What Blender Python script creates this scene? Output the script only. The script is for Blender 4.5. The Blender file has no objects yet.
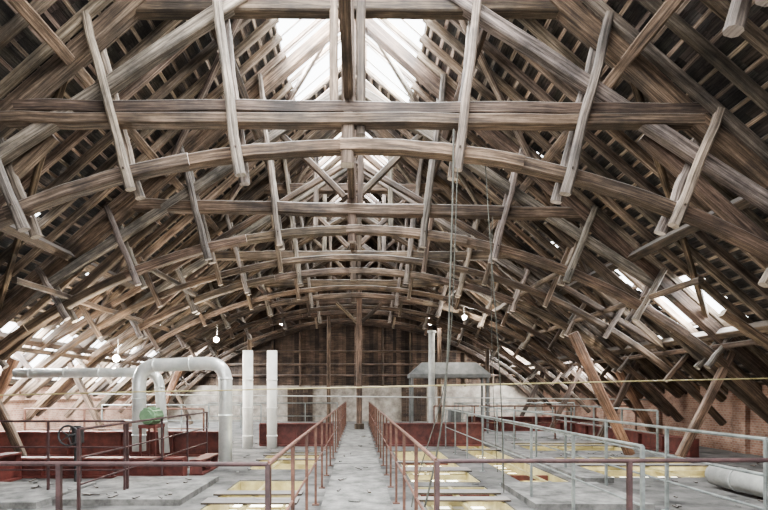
import bpy, math, random
from mathutils import Vector, Matrix
random.seed(7)
R=random.uniform
CX=-0.15; EZ=1.6
RH=9.3; SL=0.88
ANG=math.atan(SL)

# ---------------------------------------------------------------- materials
def new_mat(name):
    m=bpy.data.materials.new(name); m.use_nodes=True
    nt=m.node_tree; nt.nodes.clear()
    o=nt.nodes.new('ShaderNodeOutputMaterial'); b=nt.nodes.new('ShaderNodeBsdfPrincipled')
    nt.links.new(b.outputs[0],o.inputs[0])
    return m,nt,b
def ramp(nt,stops):
    r=nt.nodes.new('ShaderNodeValToRGB'); e=r.color_ramp.elements
    while len(e)<len(stops): e.new(0.5)
    for i,(p,c) in enumerate(stops):
        e[i].position=p; e[i].color=(*c,1)
    return r
def mix(nt,mode,a,b,f):
    n=nt.nodes.new('ShaderNodeMix'); n.data_type='RGBA'; n.blend_type=mode
    for s,v in ((n.inputs[6],a),(n.inputs[7],b),(n.inputs[0],f)):
        if isinstance(v,(int,float)): s.default_value=v
        elif isinstance(v,tuple): s.default_value=(*v,1)
        else: nt.links.new(v,s)
    return n.outputs[2]
def noise(nt,vec,scale,detail=5,rough=0.6):
    n=nt.nodes.new('ShaderNodeTexNoise'); n.inputs['Scale'].default_value=scale
    n.inputs['Detail'].default_value=detail; n.inputs['Roughness'].default_value=rough
    if vec is not None: nt.links.new(vec,n.inputs['Vector'])
    return n
def bump(nt,b,h,s,d=0.02):
    n=nt.nodes.new('ShaderNodeBump'); n.inputs['Strength'].default_value=s; n.inputs['Distance'].default_value=d
    nt.links.new(h,n.inputs['Height']); nt.links.new(n.outputs[0],b.inputs['Normal'])

def wood_mat(name,dark,mid,light,dust=0.5,dustcol=(0.36,0.345,0.33)):
    m,nt,b=new_mat(name)
    uv=nt.nodes.new('ShaderNodeTexCoord')
    mp=nt.nodes.new('ShaderNodeMapping'); mp.inputs['Scale'].default_value=(0.5,18,1)
    nt.links.new(uv.outputs['UV'],mp.inputs[0])
    n1=noise(nt,mp.outputs[0],2.2,7,0.75)
    n2=noise(nt,uv.outputs['Object'],1.3,4,0.6)
    r=ramp(nt,[(0.38,dark),(0.5,mid),(0.64,light)])
    nt.links.new(n1.outputs[0],r.inputs[0])
    at=nt.nodes.new('ShaderNodeAttribute'); at.attribute_name='tone'
    c=mix(nt,'MULTIPLY',r.outputs[0],at.outputs['Color'],1.0)
    r2=ramp(nt,[(0.35,(0.42,0.41,0.40)),(0.65,(1.35,1.25,1.15))])
    nt.links.new(n2.outputs[0],r2.inputs[0])
    c=mix(nt,'MULTIPLY',c,r2.outputs[0],0.95)
    g=nt.nodes.new('ShaderNodeNewGeometry'); sx=nt.nodes.new('ShaderNodeSeparateXYZ'); nt.links.new(g.outputs['Normal'],sx.inputs[0])
    mr=nt.nodes.new('ShaderNodeMapRange'); mr.inputs[1].default_value=0.3; mr.inputs[2].default_value=0.9; mr.inputs[4].default_value=dust
    nt.links.new(sx.outputs[2],mr.inputs[0])
    c=mix(nt,'MIX',c,dustcol,mr.outputs[0])
    nt.links.new(c,b.inputs['Base Color']); b.inputs['Roughness'].default_value=0.72
    b.inputs['Specular IOR Level'].default_value=0.4
    bump(nt,b,n1.outputs[0],0.8,0.02)
    return m
def plain(name,c1,c2,scale=4,rough=0.6,metal=0,bs=0.2):
    m,nt,b=new_mat(name)
    tc=nt.nodes.new('ShaderNodeTexCoord')
    n=noise(nt,tc.outputs['Object'],scale,8,0.65)
    r=ramp(nt,[(0.35,c1),(0.65,c2)]); nt.links.new(n.outputs[0],r.inputs[0])
    nt.links.new(r.outputs[0],b.inputs['Base Color'])
    b.inputs['Roughness'].default_value=rough; b.inputs['Metallic'].default_value=metal
    if bs: bump(nt,b,n.outputs[0],bs,0.03)
    return m
WOOD=wood_mat('old_oak',(0.030,0.022,0.017),(0.088,0.066,0.050),(0.21,0.168,0.135))
WOODG=wood_mat('weathered_grey_wood',(0.055,0.049,0.044),(0.155,0.14,0.126),(0.34,0.315,0.29))
WOODR=wood_mat('rafter_wood',(0.032,0.026,0.021),(0.088,0.073,0.061),(0.19,0.167,0.147))
WOODE=wood_mat('end_grain',(0.28,0.26,0.24),(0.42,0.395,0.37),(0.55,0.52,0.49))
BOARD=wood_mat('gable_board',(0.026,0.018,0.014),(0.075,0.053,0.040),(0.15,0.11,0.085))
STRUT=wood_mat('raw_brown_timber',(0.045,0.027,0.019),(0.13,0.08,0.053),(0.24,0.16,0.11))
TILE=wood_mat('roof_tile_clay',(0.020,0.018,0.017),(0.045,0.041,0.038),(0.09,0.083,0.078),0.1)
MAROON=plain('maroon_paint',(0.065,0.02,0.017),(0.15,0.046,0.036),5,0.55)
RUST=plain('rusty_rail',(0.075,0.036,0.026),(0.17,0.085,0.058),9,0.65)
DRAIL=plain('dark_maroon_rail',(0.03,0.016,0.016),(0.08,0.042,0.04),9,0.55)
GREYM=plain('grey_rail',(0.13,0.145,0.14),(0.28,0.30,0.285),6,0.45,0.3)
GALV=plain('galvanised_duct',(0.55,0.57,0.55),(0.8,0.8,0.76),3,0.35,0.35,0.05)
WHITE=plain('white_pipe_paint',(0.68,0.67,0.62),(0.86,0.85,0.80),3,0.5,0,0.05)
DULLW=plain('dusty_lagging',(0.26,0.26,0.245),(0.42,0.42,0.39),3,0.8,0,0.3)
CONC=plain('dusty_concrete',(0.075,0.073,0.068),(0.24,0.233,0.218),3.5,0.9,0,0.7)
CONC2=plain('floor_concrete',(0.04,0.039,0.037),(0.19,0.183,0.172),1.6,0.9,0,0.7)
YEL=plain('yellow_frame',(0.26,0.22,0.10),(0.46,0.40,0.21),4,0.5)
GREEN=plain('green_enamel',(0.12,0.22,0.12),(0.22,0.34,0.2),6,0.6)
BLACK=plain('black_iron',(0.02,0.02,0.02),(0.05,0.05,0.05),6,0.5)
ROPE=plain('rope',(0.04,0.04,0.035),(0.10,0.10,0.08),20,0.8)
GREYH=plain('hood_steel',(0.10,0.105,0.10),(0.18,0.18,0.175),3,0.6,0.2)
PLASTER=plain('plaster',(0.19,0.165,0.14),(0.44,0.395,0.34),2.5,0.9)
def brick_mat():
    m,nt,b=new_mat('old_brick')
    tc=nt.nodes.new('ShaderNodeTexCoord')
    br=nt.nodes.new('ShaderNodeTexBrick'); br.inputs['Scale'].default_value=4.0
    br.inputs['Color1'].default_value=(0.27,0.145,0.10,1); br.inputs['Color2'].default_value=(0.36,0.23,0.17,1)
    br.inputs['Mortar'].default_value=(0.34,0.30,0.26,1); br.inputs['Mortar Size'].default_value=0.025
    nt.links.new(tc.outputs['UV'],br.inputs[0])
    n=noise(nt,tc.outputs['Object'],1.5,5)
    r=ramp(nt,[(0.35,(0.55,0.52,0.5)),(0.65,(1.2,1.17,1.15))]); nt.links.new(n.outputs[0],r.inputs[0])
    c=mix(nt,'MULTIPLY',br.outputs[0],r.outputs[0],1.0)
    nt.links.new(c,b.inputs['Base Color']); b.inputs['Roughness'].default_value=0.9
    return m
BRICK=brick_mat()
def glass_lay():
    m,nt,b=new_mat('emissive_laylight_glass')
    tc=nt.nodes.new('ShaderNodeTexCoord'); n=noise(nt,tc.outputs['Object'],1.6,7,.7)
    r=ramp(nt,[(0.36,(0.45,0.38,0.22)),(0.48,(0.9,0.85,0.68)),(0.58,(1,1,0.95))]); nt.links.new(n.outputs[0],r.inputs[0])
    at=nt.nodes.new('ShaderNodeAttribute'); at.attribute_name='tone'
    c=mix(nt,'MULTIPLY',r.outputs[0],at.outputs['Color'],1.0)
    nt.links.new(c,b.inputs['Base Color']); nt.links.new(c,b.inputs['Emission Color'])
    b.inputs['Emission Strength'].default_value=6.0  # panes glow themselves, in place of the lit room below
    return m
LAY=glass_lay()

# ---------------------------------------------------------------- mesh builder
class MB:
    def __init__(s): s.v=[];s.f=[];s.uv=[];s.t=[];s.m=[]
    def sweep(s,pts,w,h,side=None,mat=0,emat=None,jit=0.0,tone=None,round_=0,ch=0.16,taper=None):
        pts=[Vector(p) for p in pts]
        if tone is None: tone=R(0.55,1.4)
        tint=(tone*R(0.98,1.08),tone,tone*R(0.90,1.04))
        uo,vo=R(0,50),R(0,50)
        base=len(s.v); n=len(pts); L=0; lens=[]
        if round_:
            prof=[(math.cos(2*math.pi*k/round_)/2,math.sin(2*math.pi*k/round_)/2) for k in range(round_)]
        else:
            a=0.5;c=0.5-ch
            prof=[(a,c),(c,a),(-c,a),(-a,c),(-a,-c),(-c,-a),(c,-a),(a,-c)] if ch>0 else [(a,a),(-a,a),(-a,-a),(a,-a)]
        K=len(prof)
        for i,p in enumerate(pts):
            if i==0: t=pts[1]-p
            elif i==n-1: t=p-pts[i-1]
            else: t=(pts[i+1]-p).normalized()+(p-pts[i-1]).normalized()
            t.normalize()
            if i>0: L+=(p-pts[i-1]).length
            lens.append(L)
            sd=Vector(side) if side is not None else (Vector((0,0,1)).cross(t) if abs(t.z)<0.95 else Vector((0,1,0)))
            sd=(sd-t*sd.dot(t)).normalized(); up=t.cross(sd)
            oj=sd*R(-jit,jit)+up*R(-jit,jit); sc=1+R(-jit,jit)*1.5
            if taper: sc*=taper[i]
            for a,b in prof:
                s.v.append(p+oj+sd*(a*w*sc)+up*(b*h*sc)); s.t.append(tint)
        per=2*(w+h)
        for i in range(n-1):
            for k in range(K):
                k2=(k+1)%K
                s.f.append((base+i*K+k,base+i*K+k2,base+(i+1)*K+k2,base+(i+1)*K+k))
                v0=vo+per*k/K; v1=vo+per*(k+1)/K
                s.uv+=[(uo+lens[i],v0),(uo+lens[i],v1),(uo+lens[i+1],v1),(uo+lens[i+1],v0)]
                s.m.append(mat)
        e=mat if emat is None else emat
        s.f.append(tuple(base+k for k in reversed(range(K)))); s.uv+=[(uo+prof[k][0]*w,vo+prof[k][1]*h) for k in reversed(range(K))]; s.m.append(e)
        s.f.append(tuple(base+(n-1)*K+k for k in range(K))); s.uv+=[(uo+prof[k][0]*w,vo+prof[k][1]*h) for k in range(K)]; s.m.append(e)
    def beam(s,a,b,w,h,seg=None,**k):
        a=Vector(a);b=Vector(b)
        if seg is None: seg=max(1,int((b-a).length/0.7))
        s.sweep([a.lerp(b,i/seg) for i in range(seg+1)],w,h,**k)
    def box(s,x0,x1,y0,y1,z0,z1,mat=0,tone=1):
        b=len(s.v)
        for x in(x0,x1):
            for y in(y0,y1):
                for z in(z0,z1): s.v.append(Vector((x,y,z))); s.t.append((tone,tone,tone))
        for q in((0,1,3,2),(4,6,7,5),(0,4,5,1),(2,3,7,6),(0,2,6,4),(1,5,7,3)):
            s.f.append(tuple(b+i for i in q)); s.m.append(mat)
            for i in q:
                p=s.v[b+i]; s.uv.append((p.x+p.y,p.z))
    def quad(s,ps,mat=0,tint=(1,1,1)):
        b=len(s.v)
        for p in ps: s.v.append(Vector(p)); s.t.append(tint)
        s.f.append((b,b+1,b+2,b+3)); s.m.append(mat)
        o=R(0,20); s.uv+=[(o,0),(o+.26,0),(o+.26,.3),(o,.3)]
    def make(s,name,mats,parent=None,smooth=False):
        me=bpy.data.meshes.new(name); me.from_pydata([tuple(v) for v in s.v],[],s.f)
        uvl=me.uv_layers.new(name='UVMap'); flat=[c for u in s.uv for c in u]; uvl.data.foreach_set('uv',flat)
        at=me.attributes.new('tone','FLOAT_COLOR','POINT'); at.data.foreach_set('color',[c for t in s.t for c in (*t,1)])
        for m in mats: me.materials.append(m)
        me.polygons.foreach_set('material_index',s.m)
        if smooth: me.polygons.foreach_set('use_smooth',[True]*len(me.polygons))
        me.update()
        o=bpy.data.objects.new(name,me); bpy.context.scene.collection.objects.link(o)
        if parent: o.parent=parent
        return o
def arc_pts(pts,rad,n=6):
    pts=[Vector(p) for p in pts]; out=[pts[0]]
    for i in range(1,len(pts)-1):
        a=(pts[i-1]-pts[i]).normalized()*rad; b=(pts[i+1]-pts[i]).normalized()*rad
        p0=pts[i]+a;p2=pts[i]+b
        for k in range(n+1):
            t=k/n; out.append(p0*(1-t)**2+pts[i]*2*t*(1-t)+p2*t*t)
    out.append(pts[-1]); return out

# ---------------------------------------------------------------- trusses
AR=13.4; AZ=3.73
def archz(x): return AZ-(AR-math.sqrt(AR*AR-x*x))
def P(x,y,z): return (CX+x,y,EZ+z)
def roofz(x): return RH-SL*x
def truss(i,y):
    b=MB(); j=0.014
    hw={0:5.6,1:5.45,2:6.0,3:5.3,4:5.6,5:5.5,6:5.5}[i]
    tilt={2:0.12,1:0.03}.get(i,0.0)
    cz=4.24
    if i==1:
        b.beam(P(-hw-.4,y,cz+.08),P(hw,y,cz+.02),0.24,0.19,jit=j,side=(0,1,0),emat=2,tone=0.7,ch=.1)
        b.beam(P(-hw-.2,y-.03,cz-.12),P(hw-.1,y-.03,cz-.15),0.22,0.17,jit=j,side=(0,1,0),emat=2,tone=1.1,ch=.1)
    else:
        b.beam(P(-hw,y,4.2+tilt),P(hw,y,4.2-tilt),0.24,0.26,jit=j,side=(0,1,0),emat=2,tone=1.0,ch=.1)
    uz=5.9 if i==1 else 6.3; uw=3.35 if i==1 else 3.1
    b.beam(P(-uw,y+.05,uz),P(uw,y+.05,uz),0.22,0.24,jit=j,side=(0,1,0),emat=2,ch=.1,tone=.7)
    n=8; lim=10.1
    edges=[-lim+2*lim*k/n for k in range(n+1)]
    for k in range(n):
        x0,x1=edges[k]-.12,edges[k+1]+.12
        x0=max(x0,-lim);x1=min(x1,lim)
        pts=[P(x0+(x1-x0)*q/9,y+(0.02 if k%2 else -0.02),archz(x0+(x1-x0)*q/9)) for q in range(10)]
        b.sweep(pts,0.2,0.19,side=(0,1,0),jit=0.006,emat=2,ch=.1,tone=R(.9,1.5))
    for s in(-1,1):
        b.beam(P(s*.1,y,RH-.62),P(s*10.1,y,roofz(10.1)-.5),0.24,0.27,jit=j,side=(0,1,0),ch=.1,seg=16)
        b.beam(P(s*.15,y-.02,6.95),P(s*9.6,y-.02,0.75),0.18,0.2,jit=j,side=(0,1,0),ch=.1,seg=14,mat=1,tone=.9)
        b.beam(P(s*4.6,y+.2,4.0),P(s*9.9,y+.2,-.7),0.14,0.2,jit=j,side=(0,1,0),ch=.1)
        for k in range(1,6):
            x=k*1.66; nz=Vector((x,0,AR-AZ+archz(x))).normalized()
            st=Vector((x,0,archz(x)))
            t=0
            while (st+nz*t).z<roofz((st+nz*t).x)-.45: t+=0.05
            t+=0.15
            if k==1: t=min(t,4.2)
            lo=st-nz*R(.28,.40); hi=st+nz*t
            wd=R(.11,.14); tn=R(.65,1.25)
            for yy in(-.17,.17):
                pts=[lo.lerp(hi,q/7)+Vector((R(-.014,.014),0,0)) for q in range(8)]
                tp=[1.2,1.12,1.0,1,1,1,1,1]
                b.sweep([P(s*p.x,y+yy,p.z) for p in pts],0.11,wd,side=(0,1,0),mat=1,emat=2,jit=0.008,tone=tn,ch=.24,taper=tp)
            b.beam(P(s*st.x,y-.25,st.z),P(s*st.x,y+.25,st.z),.035,.035,seg=1,round_=6,tone=.5)
        if i>=2:
            b.beam(P(s*.15,y,4.5),P(s*1.9,y,6.2),0.13,0.14,jit=j,side=(0,1,0))
        if i>=3: b.beam(P(s*1.15,y-.05,5.1),P(s*1.15,y-.05,7.6),0.14,0.16,jit=j,side=(0,1,0),mat=1,emat=2)
        b.beam(P(s*8.9,y,1.2),P(s*7.6,y+.05,-1.5),0.16,0.18,jit=j,side=(0,1,0))
    b.beam(P(0,y,3.45),P(0,y,RH-.35),0.2,0.2,jit=j,side=(0,1,0),emat=2,tone=.8)
    b.beam(P(.2,y-.02,3.9 if i==1 else 4.2),P(.2,y-.02,RH-.6),0.14,0.14,jit=j,side=(0,1,0),emat=2,tone=.6)
    if i==1: b.beam(P(-.22,y-.02,4.35),P(-.22,y-.02,RH-.6),0.12,0.13,jit=j,side=(0,1,0),emat=2,tone=1.8)
    return b.make('timber_roof_truss',[WOOD,WOODG,WOODE])
YT=[4.0,7.8,11.8,15.8,19.8,23.8]
for i,y in enumerate(YT): truss(i,y)
for y in (9.9,13.8,17.8,21.8,25.8):
    b=MB(); lim=10.0
    rng=[(-lim,-3),(-3.1,3.1),(3,lim)] if y>10 else [(-lim,-7.2),(7.2,lim)]
    for x0,x1 in rng:
        pts=[P(x0+(x1-x0)*q/12,y,archz(x0+(x1-x0)*q/12)-.1) for q in range(13)]
        b.sweep(pts,0.15,0.16,side=(0,1,0),jit=.008,emat=1)
    for s in(-1,1):
        if y>10: b.beam(P(s*.1,y,RH-.8),P(s*10,y,roofz(10)-.7),.14,.18,side=(0,1,0),jit=.01,tone=R(.7,1.4))
        if y>10: b.beam(P(s*.1,y,6.2),P(s*9.4,y,.6),.12,.15,side=(0,1,0),jit=.01,tone=R(.7,1.4))
        for k in range(1,6):
            if y<10 and k<5: continue
            x=k*1.66+.3; nz=Vector((x,0,AR-AZ+archz(x))).normalized(); st=Vector((x,0,archz(x)))
            lo=st-nz*.4; hi=st+nz*R(1.0,1.7)
            b.beam(P(s*lo.x,y-.14,lo.z),P(s*hi.x,y-.14,hi.z),.1,.12,jit=.008,side=(0,1,0),emat=1,tone=1.1)
    b.make('timber_arch_rib',[WOOD,WOODE])

# ---------------------------------------------------------------- purlins, rafters, battens, tiles
Y0,Y1=-3.0,28.0
def RP(s,x,y,off=0):
    return Vector((CX+s*x - s*math.sin(ANG)*off, y, EZ+roofz(x)-math.cos(ANG)*off))
OPEN=[]
for s in(-1,1):
    OPEN+= [(s,.25,1.65,9.0,14.2),(s,.3,1.3,16.8,19.2),(s,.3,1.1,21.6,23.5),(s,.4,2.6,-1,6.6)]  # last pair, out of view, added to let in light
OPEN+=[(1,7.5,8.6,11.3,13.2),(1,6.9,7.4,12.6,13.5),(1,8.6,9.0,14.0,15.0),(1,7.8,8.1,16.6,17.3),
       (-1,8.5,10.15,12.0,22.8),(-1,8.0,8.5,14.6,15.4),(-1,7.5,7.85,25,25.6),(-1,6.8,7.1,13.6,14.0),(1,8.9,9.8,18.4,22.5),
       (-1,7.4,7.8,19.2,20.0),(1,7.5,7.8,20,20.6),(-1,6.3,6.6,10.2,10.5),(-1,7.6,9.4,24.3,27.3),(1,7.6,9.4,24.3,27.3)]  # last pair added behind the trusses to light the far bays
def is_open(s,x,y):
    return any(o[0]==s and o[1]<x<o[2] and o[3]<y<o[4] for o in OPEN)
b=MB()
for s in(-1,1):
    for x in(.0,2.7,4.5,6.7,8.7):
        if x==0 and s==1: continue
        b.beam(RP(s,x,Y0,.42),RP(s,x,Y1,.42),.18,.2,jit=.01,seg=30,side=(math.cos(ANG),0,-s*math.sin(ANG)),ch=.1)
    for k,ya in((2,15.8),(3,11.8),(4,9.9),(5,9.9)):
        x=k*1.66
        b.beam(P(s*x+.15,ya,archz(x)+.2),P(s*x+.15,Y1,archz(x)+.2),.11,.12,jit=.012,seg=30)
    ys=[3.9]+YT[1:]+[Y1]
    for n_,(a,c) in enumerate(zip(ys[:-1],ys[1:])):
        if n_<1: continue
        b.beam(RP(s,4.4,a,.3),RP(s,8.4,c,.3),.1,.14,jit=.01,tone=1.2)
        b.beam(RP(s,.5,a,.3),RP(s,4.4,c,.3),.1,.15,jit=.01,tone=1.5,mat=1)
for a,c in zip(YT[1:-1],YT[2:]):
    b.beam(P(0,a,6.9),P(0,(a+c)/2,8.5),.14,.16,jit=.01,mat=1)
    b.beam(P(0,c,6.9),P(0,(a+c)/2,8.5),.14,.16,jit=.01,mat=1)
b.beam(P(0,Y0,4.5),P(0,Y1,4.5),.14,.18,jit=.01,seg=30)
b.make('roof_purlins',[WOOD,WOODG])
b=MB()
y=Y0+.2; ri=0
while y<Y1:
    ri+=1
    for s in(-1,1):
        cuts=[(o[1],o[2]) for o in OPEN if o[0]==s and o[3]+.1<y<o[4]-.1 and o[1]<.5 and 8<o[3]<14]
        x0=.05; x1=10.5
        if cuts: x0=cuts[0][1]
        if s==-1 and 12.1<y<22.7 and ri%3: x1=8.5
        b.beam(RP(s,x0,y,.18),RP(s,x1,y,.18),.10,.15,jit=.012,side=(0,1,0),seg=8,ch=.1,tone=R(.8,2.4))
        if cuts and ri%2==0: b.beam(RP(s,.05,y,.1),RP(s,x0,y,.1),.06,.09,side=(0,1,0),tone=1.8)
    y+=.58
b.make('roof_rafters',[WOODR])
b=MB()
x=.12
while x<10.5:
    for s in(-1,1):
        segs=[];yy=Y0
        step=.25;start=None
        while yy<Y1:
            op=is_open(s,x,yy+.12)
            if not op and start is None: start=yy
            if op and start is not None: segs.append((start,yy)); start=None
            yy+=step
        if start is not None: segs.append((start,Y1))
        for a,c in segs:
            b.beam(RP(s,x,a,.075),RP(s,x,c,.075),.06,.04,seg=max(1,int((c-a)/1.2)),side=(math.cos(ANG),0,-s*math.sin(ANG)),jit=.006,ch=0,tone=R(1.7,3.4))
    x+=.235
b.make('roof_battens',[WOODR])
b=MB()
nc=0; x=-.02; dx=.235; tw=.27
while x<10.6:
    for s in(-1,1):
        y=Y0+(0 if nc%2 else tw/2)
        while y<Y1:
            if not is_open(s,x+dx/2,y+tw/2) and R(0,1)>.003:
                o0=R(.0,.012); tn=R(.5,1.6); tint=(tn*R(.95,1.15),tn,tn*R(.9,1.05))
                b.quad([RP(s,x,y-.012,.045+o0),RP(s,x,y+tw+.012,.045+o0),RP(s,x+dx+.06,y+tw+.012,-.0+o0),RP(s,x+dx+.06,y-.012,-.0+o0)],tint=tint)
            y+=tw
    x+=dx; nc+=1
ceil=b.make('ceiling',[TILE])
wi=0
for (s,xa,xb,ya,yb) in OPEN:
    if (xb-xa)<.8 or (yb-ya)<1.4: continue
    wi+=1; b=MB()
    for y in(ya,yb): b.beam(RP(s,xa,y,.02),RP(s,xb,y,.02),.06,.12,seg=1,tone=1.2)
    for x in(xa,xb): b.beam(RP(s,x,ya,.02),RP(s,x,yb,.02),.06,.12,seg=1,tone=1.2)
    y=ya+.6
    while y<yb-.2:
        b.beam(RP(s,xa,y,.0),RP(s,xb,y,.0),.025,.035,seg=1,tone=.8); y+=.6
    b.make('window_or_added_opening_%d'%wi,[WOODG])  # frames the openings added for light as well

# ---------------------------------------------------------------- walls
def eave_wall(name,s):
    b=MB(); xi=CX+s*10.25; xo=CX+s*10.55
    b.box(min(xi,xo),max(xi,xo),Y0,28.3,-.3,EZ+roofz(10.25)-.1)
    y=Y0+1
    while y<28:
        x0,x1=sorted((xi,xi-s*.12)); b.box(x0,x1,y,y+.45,-.0,1.35); y+=3.8
    x0,x1=sorted((xi,xi-s*.06)); b.box(x0,x1,Y0,28,1.35,1.45)
    b.make(name,[BRICK])
eave_wall('wall_right',1); eave_wall('wall_left',-1)
b=MB(); x=-10.2
while x<10.2:
    w=R(.18,.26); top=EZ+roofz(abs(x+w/2)+.15)-.05
    b.box(CX+x,CX+x+w-.012,28.0+R(0,.02),28.06,1.9,max(2.0,top),0,tone=R(.4,1.7))
    x+=w
b.quad([(CX-10.2,28.1,1.9),(CX+10.2,28.1,1.9),(CX+.05,28.1,EZ+RH),(CX-.05,28.1,EZ+RH)],tint=(.4,.4,.4))
b.box(CX-10.2,CX+10.2,27.9,28.25,-.3,1.95,1)
for z,xx in((3.1,8.5),(3.8,7.2),(2.5,9)): b.beam((CX-xx,27.9,z),(CX+xx,27.9,z),.1,.12,mat=2)
x=-9
while x<9.1:
    b.beam((CX+x,27.92,1.9),(CX+x,27.92,EZ+roofz(abs(x))-.2),.12,.12,mat=2,side=(0,1,0)); x+=1.5
for x0,x1 in((-9.8,-3),(-3.05,3.05),(3,9.8)):
    b.sweep([(CX+x0+(x1-x0)*q/12,27.75,EZ+archz(x0+(x1-x0)*q/12)) for q in range(13)],.2,.24,side=(0,1,0),jit=.006,mat=2)
b.make('wall_back',[BOARD,PLASTER,WOOD,WOODE])
for n_,xa in enumerate((-3.6,2.6)):
    b=MB()
    for k in range(6): b.box(CX+xa+k*.2,CX+xa+k*.2+.19,27.82,27.87,0,1.75,0,tone=R(.6,1.2))
    for z in(.3,1.45): b.box(CX+xa,CX+xa+1.2,27.79,27.82,z,z+.12,0,tone=.7)
    b.box(CX+xa-.08,CX+xa,27.8,27.89,0,1.83,0); b.box(CX+xa+1.2,CX+xa+1.28,27.8,27.89,0,1.83,0); b.box(CX+xa-.08,CX+xa+1.28,27.8,27.89,1.75,1.85,0)
    b.make('door_%d'%(n_+1),[BOARD])
b=MB()
OW=4.0  # unseen gable; gap width set to limit light from behind the camera
b.box(CX-10.3,CX-OW,-3.3,-3.05,-.3,EZ+.3); b.box(CX+OW,CX+10.3,-3.3,-3.05,-.3,EZ+.3)
for s in(-1,1):
    b.quad([(CX+s*OW,-3.1,EZ+.3),(CX+s*10.2,-3.1,EZ+.3),(CX+s*OW,-3.1,EZ+roofz(OW)),(CX+s*(OW-.01),-3.1,EZ+roofz(OW))])
b.quad([(CX-OW,-3.1,EZ+roofz(OW)),(CX+OW,-3.1,EZ+roofz(OW)),(CX+.02,-3.1,EZ+RH),(CX-.02,-3.1,EZ+RH)])
b.make('wall_front',[BRICK])

# ---------------------------------------------------------------- floor with laylight wells
holes=[(-2.15,-.95,5.0,9.3),(-2.3,-.95,10.6,13.6),(.95,2.15,5.0,8.7),(.95,2.2,9.1,13.9),(2.9,3.8,9.0,16),(4.7,7.6,9.6,12.6),(4.7,7.6,14.0,16.6),(-7.6,-4.9,15,18)]
xs=sorted({CX-10.3,CX+10.3,*[h[0] for h in holes],*[h[1] for h in holes]})
ys=sorted({-3.0,28.0,*[h[2] for h in holes],*[h[3] for h in holes]})
b=MB()
for i in range(len(xs)-1):
    for j in range(len(ys)-1):
        cx=(xs[i]+xs[i+1])/2;cy=(ys[j]+ys[j+1])/2
        if any(h[0]<cx<h[1] and h[2]<cy<h[3] for h in holes): continue
        b.box(xs[i],xs[i+1],ys[j],ys[j+1],-.25,0)
b.make('floor',[CONC2])
for h in holes:
    b=MB(); x0,x1,y0,y1=h; z=-.34
    nx=max(3,round((x1-x0)/.3)); ny=max(3,round((y1-y0)/.42))
    for a in range(nx):
        for c in range(ny):
            xa=x0+(x1-x0)*a/nx; xb=x0+(x1-x0)*(a+1)/nx; ya=y0+(y1-y0)*c/ny; yb=y0+(y1-y0)*(c+1)/ny
            q=random.random(); tn=R(.03,.12) if q<.25 else (R(.3,.6) if q<.45 else R(.8,1.1))
            b.box(xa,xb,ya,yb,z-.03,z,1,tone=tn)
    for x in(x0,x1): b.box(x-.03,x+.03,y0,y1,z-.05,-.02)
    for y in(y0,y1): b.box(x0,x1,y-.03,y+.03,z-.05,-.02)
    for k in range(1,nx): 
        xx=x0+(x1-x0)*k/nx; b.box(xx-.018,xx+.018,y0,y1,z,z+.03)
    for k in range(1,ny):
        yy=y0+(y1-y0)*k/ny; b.box(x0,x1,yy-.02,yy+.02,z,z+.04)
    y=y0+1.2
    while y<y1-.3: b.box(x0,x1,y-.04,y+.04,-.16,-.06,2 if R(0,1)<.25 else 0); y+=2.1
    xx=x0+(x1-x0)*R(.3,.6); b.box(xx,xx+.06,y0,y1,-.06,-.01,0)
    for k in range(3):
        yy=R(y0+.2,y1-.4); b.box(x0-.08,x1+.08,yy,yy+R(.12,.3),.003,.03,3,tone=R(.6,1.2))
    b.make('laylight_well',[YEL,LAY,MAROON,WOODR])
b=MB()
y=2.0
while y<26:
    b.box(-.5+R(-.01,.01),.46+R(-.01,.01),y+.006,y+1.494,0.0,.06+R(0,.008)); y+=1.5
b.make('concrete_walkway',[CONC])
b=MB()
for (x0,x1,y0,y1) in ((-4.3,-2.5,7.2,9.2),(-6.0,-4.4,7.0,8.6),(2.4,4.0,6.9,8.6),(3.95,4.5,9.0,16.5)):
    b.box(x0,x1,y0,y1,0.001,.09)
b.make('concrete_kerb_slabs',[CONC])

b=MB()
for k in range(480):
    x,y=R(-9,9),R(5.5,18)
    if any(h[0]-.1<x<h[1]+.1 and h[2]-.1<y<h[3]+.1 for h in holes) : continue
    if abs(x)<.6 and R(0,1)<.3: continue
    z=.07 if abs(x)<.6 else .01
    if -4.3<x<-2.5 and 7.2<y<9.2 or -6<x<-4.4 and 7<y<8.6: z=.095
    a=R(0,3.14); l=R(.02,.16)
    b.beam((x,y,z+.01),(x+l*math.cos(a),y+l*math.sin(a),z+R(.01,.04)),R(.02,.07),.015,seg=1,mat=random.choice((0,1)),tone=R(.3,1))
b.make('rubble_scatter',[BOARD,CONC])

# ---------------------------------------------------------------- steel girders
def girder(p0,p1,h,fl=.26):
    b=MB(); p0=Vector(p0);p1=Vector(p1)
    d=(p1-p0).normalized(); sd=Vector((-d.y,d.x,0))
    up=Vector((0,0,1))
    b.beam(p0+up*h/2,p1+up*h/2,.03,h,seg=1,ch=0,side=sd,tone=1)
    for z in(.02,h-.02): b.beam(p0+up*z,p1+up*z,fl,.035,seg=1,ch=0,side=sd,tone=1)
    L=(p1-p0).length; n=max(2,int(L/1.1))
    for k in range(n+1):
        c=p0.lerp(p1,k/n)
        b.beam(c+up*.03,c+up*(h-.03),fl*.9,.025,seg=1,ch=0,side=sd,tone=1)
    return b.make('steel_girder',[MAROON])
girder((.75,15.2,0),(3.7,15.2,0),.68)
girder((-.75,15.2,0),(-2.9,15.2,0),.68)
girder((-3.3,12.8,0),(-9.8,12.8,0),.62)
girder((-3.25,9.6,0),(-9.8,9.6,0),.38)
girder((-3.1,9.8,0),(-3.1,10.9,0),.30)
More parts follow.
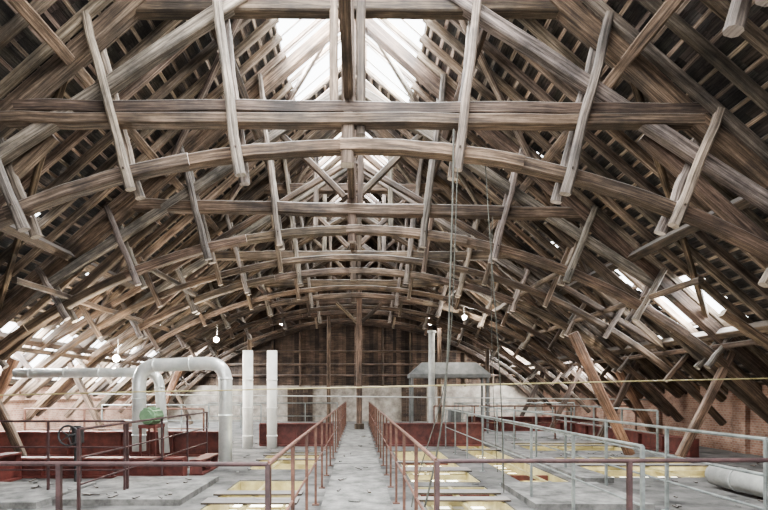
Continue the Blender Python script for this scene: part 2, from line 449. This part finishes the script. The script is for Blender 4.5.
girder((4.45,21.0,0),(9.8,21.0,0),.6)
girder((8.2,12.5,0),(8.2,20.5,0),.45)
girder((-6.3,7.0,0),(-6.3,9.4,0),.5)

# ---------------------------------------------------------------- railings
def railing(pts,mat,zt=1.12,mids=(.6,),post=1.8,r=.045,z0=0):
    b=MB(); pts=[Vector((p[0],p[1],z0)) for p in pts]; up=Vector((0,0,1))
    for z in (zt,)+tuple(mids):
        rr=r if z==zt else r*.75
        for a,c in zip(pts[:-1],pts[1:]):
            b.beam(a+up*z,c+up*z,rr,rr,seg=max(1,int((c-a).length/1.2)),round_=8,tone=1,jit=.003)
    for q,(a,c) in enumerate(zip(pts[:-1],pts[1:])):
        n=max(1,round((c-a).length/post))
        for k in range(1 if q else 0,n+1):
            p=a.lerp(c,k/n)
            b.beam(p,p+up*zt,r*.95,r*.95,seg=1,ch=.0,side=(0,1,0),tone=1)
            b.box(p.x-.05,p.x+.05,p.y-.05,p.y+.05,z0,z0+.015)
    return b.make('pipe_railing',[mat])
railing([(-3.4,3.45),(-.6,3.4)],DRAIL,post=1.55,r=.032)
railing([(-.6,3.44),(-.6,14.9)],RUST,post=1.3,r=.034)
railing([(4.6,3.65),(.55,3.55)],DRAIL,post=1.55,r=.032)
railing([(.55,3.59),(.55,14.9)],RUST,post=1.3,r=.034)
railing([(-.6,15.6),(-.6,25.5)],RUST,post=1.3,r=.038)
railing([(.55,15.6),(.55,25.5)],RUST,post=1.3,r=.038)
railing([(-3.6,6.6),(-3.6,12.2)],DRAIL,post=1.4,mids=(.4,.75),r=.036)
railing([(-3.6,7.9),(-9.5,7.9)],DRAIL,post=1.3,mids=(.4,.75),zt=1.15,r=.034)
railing([(-4.4,14.6),(-9.5,14.6)],RUST,post=1.5,mids=(.55,))
railing([(-3.6,19),(-9.5,19)],GREYM,post=1.5,mids=(.55,))
railing([(-.9,22.3),(-6.5,22.3)],GREYM,post=1.5,mids=(.55,))
railing([(2.5,4.5),(2.5,14.6)],GREYM,post=1.5,mids=(.6,),r=.032)
railing([(4.15,5.2),(4.15,22)],GREYM,post=1.7,mids=(.4,.75),r=.04)
railing([(4.4,22.5),(9.5,22.5)],GREYM,post=1.5,mids=(.4,.75))
railing([(2.6,17.5),(9.5,17.5)],RUST,post=1.5,mids=(.55,))
railing([(7.6,13.0),(7.6,20.0)],GREYM,post=1.6,mids=(.55,))
b=MB(); b.beam((-9.9,9.2,1.47),(9.9,9.2,1.90),.024,.024,round_=8,seg=16,tone=1,jit=.004); b.make('conduit_pipe',[YEL])
b=MB(); b.beam((-9.9,16.5,1.55),(9.9,16.5,1.35),.04,.04,round_=8,seg=16,tone=1); b.make('conduit_pipe',[DULLW])

# ---------------------------------------------------------------- ducts and pipes
def duct(name,pts,d,mat,fil=.35):
    b=MB(); path=arc_pts(pts,fil,7) if len(pts)>2 else [Vector(p) for p in pts]
    b.sweep(path,d,d,round_=20,tone=1,side=(0.01,1,0.02))
    L=[Vector(p) for p in pts]
    for a,c in zip(L[:-1],L[1:]):
        t=(c-a).normalized(); n=int((c-a).length/.8)
        for k in range(0,n+1):
            if (c-a).length<.7: continue
            p=a+t*(.35+k*.8)
            if (p-c).length<.3 or (p-a).dot(t)>(c-a).length: continue
            b.beam(p-t*.02,p+t*.02,d*1.07,d*1.07,seg=1,round_=20,tone=.85,side=(0.01,1,0.02))
    o=b.make(name,[mat]); 
    for pl in o.data.polygons:
        pl.use_smooth=len(pl.vertices)==4
    return o
duct('ventilation_duct',[(-4.83,11.3,.3),(-4.83,11.3,2.18),(-2.9,11.2,2.24),(-2.9,11.2,0.0)],.29,GALV,.42)
duct('ventilation_duct',[(-7.9,11.8,2.03),(-5.4,11.8,2.05),(-4.6,11.8,2.05),(-4.45,11.8,.2)],.22,GALV,.3)
for x in(-3.14,-2.45):
    duct('vent_stack_pipe',[(x,14.6,0),(x,14.6,2.78)],.29,WHITE)
duct('floor_duct',[(6.0,4.5,.22),(6.0,8.6,.22)],.36,DULLW)
b=MB(); yc=20.2; zc=2.15
def ring(x0,x1,z,dy): return [Vector((x0,yc-dy,z)),Vector((x1,yc-dy,z)),Vector((x1,yc+dy,z)),Vector((x0,yc+dy,z))]
rs=[ring(2.0,5.1,zc,.55),ring(2.0,5.1,zc+.14,.55),ring(2.5,4.6,zc+.6,.3)]
for a,c in zip(rs[:-1],rs[1:]):
    for k in range(4): b.quad([a[k],a[(k+1)%4],c[(k+1)%4],c[k]])
b.quad(rs[2]); 
b.beam((2.8,yc-.75,0),(2.8,yc-.75,zc+1.7),.24,.24,round_=16,tone=1.6,seg=2,mat=1)
b.beam((2.8,yc-.75,zc+1.7),(2.8,yc-.75,zc+1.78),.34,.34,round_=16,tone=1.2,seg=1,mat=1)
for x in(2.1,5.0):
    for y in(yc-.45,yc+.45): b.beam((x,y,0),(x,y,zc+.02),.08,.08,seg=1,tone=1)
b.box(3.6,4.0,yc-.4,yc+.4,0,.9,0)
b.make('extraction_hood',[GREYH,DULLW])

b=MB(); c=Vector((-4.98,8.8,.85)); r=.17
pts=[c+Vector((r*math.cos(2*math.pi*k/24),0,r*math.sin(2*math.pi*k/24))) for k in range(25)]
b.sweep(pts,.035,.035,round_=8,side=(0,1,0),tone=1)
for k in range(5):
    a=2*math.pi*k/5; b.beam(c,c+Vector((r*math.cos(a),0,r*math.sin(a))),.022,.022,seg=1,round_=6,tone=1)
b.beam(c+Vector((0,-.04,0)),c+Vector((0,.3,0)),.05,.05,seg=1,round_=10,tone=1)
b.beam((c.x,9.1,0),(c.x,9.1,1.0),.12,.12,seg=2,round_=12,tone=1)
b.beam((c.x,9.1,.7),(c.x,9.1,.98),.2,.2,seg=1,round_=12,tone=1)
b.make('valve_handwheel',[BLACK])
b=MB(); mx=-4.35; my=10.55; mz=1.1
b.beam((mx,my+.5,mz),(mx,my,mz),.32,.32,round_=18,seg=3,tone=1)
b.beam((mx,my,mz),(mx,my-.08,mz),.24,.24,round_=18,seg=1,tone=1)
for k in range(12):
    a=2*math.pi*k/12; d=Vector((math.cos(a)*.17,0,math.sin(a)*.17))
    b.beam(Vector((mx,my+.45,mz))+d,Vector((mx,my+.05,mz))+d,.02,.04,seg=1,tone=1)
b.box(mx-.18,mx+.18,my,my+.5,mz-.25,mz-.18,1) 
for x in(mx-.17,mx+.13):
    for y in(my+.02,my+.45): b.box(x,x+.04,y,y+.04,0,mz-.2,1)
b.make('electric_motor',[GREEN,MAROON])

b=MB()
b.beam((.05,21.3,0.07),(.05,21.3,EZ+4.2),.24,.24,side=(0,1,0),jit=.01,tone=1.2)
b.beam((.05,21.3,4.4),(-.9,21.3,EZ+3.7),.12,.14,side=(0,1,0)); b.beam((.05,21.3,4.4),(1.0,21.3,EZ+3.7),.12,.14,side=(0,1,0))
b.beam((.05,21.3,0.07),(.05,21.3,.3),.4,.4,side=(0,1,0),seg=1)
b.make('timber_post',[WOOD])
for (xa,za,xb,zb,y) in ((5.45,3.1,6.9,.0,13.0),(-8.2,2.4,-9.3,0,12.2),(-6.7,2.6,-7.8,0,19.4),(8.1,2.3,9.4,0,16.0)):
    b=MB(); b.beam((xa,y,za),(xb,y,zb),.18,.22,side=(0,1,0),jit=.01,tone=1.3); b.make('timber_raking_strut',[STRUT])
for x,y in((-1.4,24.5),(3.9,24.5),(-5.2,24.5),(6.2,24.5)):
    b=MB(); b.beam((x,y,0),(x,y,EZ+archz(abs(x)+.3)),.18,.18,side=(0,1,0),jit=.01); b.beam((x,y,0),(x,y,.12),.3,.3,seg=1,side=(0,1,0)); b.make('timber_post',[WOOD])

def rope(pts,r,mat=ROPE):
    cu=bpy.data.curves.new('hanging_rope','CURVE'); cu.dimensions='3D'; cu.bevel_depth=r; cu.bevel_resolution=2
    sp=cu.splines.new('NURBS'); sp.points.add(len(pts)-1); sp.use_endpoint_u=True; sp.order_u=4
    for p,q in zip(sp.points,pts): p.co=(*q,1)
    o=bpy.data.objects.new('hanging_rope',cu); bpy.context.scene.collection.objects.link(o); cu.materials.append(mat)
rope([(1.42,7.6,5.5),(1.40,7.55,4.4),(1.34,7.5,3.0),(1.28,7.3,1.9),(1.15,7.1,.9),(.9,6.9,.05)],.014)
rope([(1.5,7.6,5.5),(1.44,7.55,4.2),(1.40,7.5,2.6),(1.2,7.3,1.3),(.82,7.1,.5),(.72,6.9,.05)],.008)
rope([(1.95,7.9,5.4),(2.0,7.8,4.0),(2.15,7.8,2.2),(2.2,7.8,1.2),(2.25,7.9,.05)],.008)
rope([(2.6,9.9,5.0),(2.55,9.9,3.0),(2.6,9.9,1.5),(2.7,9.9,.05)],.007)

# ---------------------------------------------------------------- work lamps clamped to the arches, and lamps added as fill
def work_or_fill_lamp(x,y,z,pw,rr=.04,col=(1,.95,.87)):
    e=bpy.data.objects.new('work_or_fill_lamp',None); bpy.context.scene.collection.objects.link(e); e.location=(x,y,z)
    b=MB()
    b.sweep([(0,.02,0),(0,.1,.0),(0,.2,0)],.16,.16,round_=16,taper=[1.2,.9,.4],tone=1,side=(1,0,0))
    b.beam((0,.12,.05),(0,.12,.5),.02,.02,round_=6,seg=1,tone=1)
    b.make('housing',[GREYH],parent=e)
    l=bpy.data.lights.new('bulb','POINT'); l.energy=pw; l.shadow_soft_size=rr; l.color=col
    o=bpy.data.objects.new('bulb',l); bpy.context.scene.collection.objects.link(o); o.parent=e; o.location=(0,-.12,0)
work_or_fill_lamp(-6.1,12.9,2.45,480,.05,(1,.88,.72))
work_or_fill_lamp(-4.6,16.6,3.3,420,.05,(1,.9,.76))
work_or_fill_lamp(8.0,15.4,4.6,420,.04,(1,.9,.76))
work_or_fill_lamp(4.0,19.2,4.4,300)  # added as fill light
work_or_fill_lamp(-3.6,24.2,4.85,240); work_or_fill_lamp(3.4,24.2,4.85,240)  # added as far fill, tucked behind the truss

# ---------------------------------------------------------------- daylight
w=bpy.data.worlds.new('overcast_sky'); bpy.context.scene.world=w; w.use_nodes=True
bg=w.node_tree.nodes['Background']; bg.inputs[0].default_value=(0.94,0.97,1.0,1); bg.inputs[1].default_value=6.5
def area(loc,rot,sx,sy,e,c=(.95,.98,1)):
    l=bpy.data.lights.new('skylight_daylight','AREA'); l.shape='RECTANGLE'; l.size=sx; l.size_y=sy; l.energy=e; l.color=c
    o=bpy.data.objects.new('skylight_daylight',l); o.location=loc; o.rotation_euler=rot; bpy.context.scene.collection.objects.link(o)
for (s,xa,xb,ya,yb) in OPEN:
    if (xb-xa)*(yb-ya)<1.5: continue
    p=RP(s,(xa+xb)/2,(ya+yb)/2,-.35)
    area(p,(0,s*ANG,0),(xb-xa)*1.2,(yb-ya),(xb-xa)*(yb-ya)*270)  # area lamp over each large opening, added ones included

try: bpy.context.scene.view_settings.look='AgX - Medium High Contrast'
except Exception as ex: print(ex)
cam=bpy.data.cameras.new('camera'); co=bpy.data.objects.new('camera',cam); bpy.context.scene.collection.objects.link(co)
co.location=(0,0,EZ); co.rotation_euler=(math.radians(90),0,0); cam.lens=24; cam.sensor_width=36
cam.shift_x=26/768; cam.shift_y=137/768; cam.clip_end=300
bpy.context.scene.camera=co
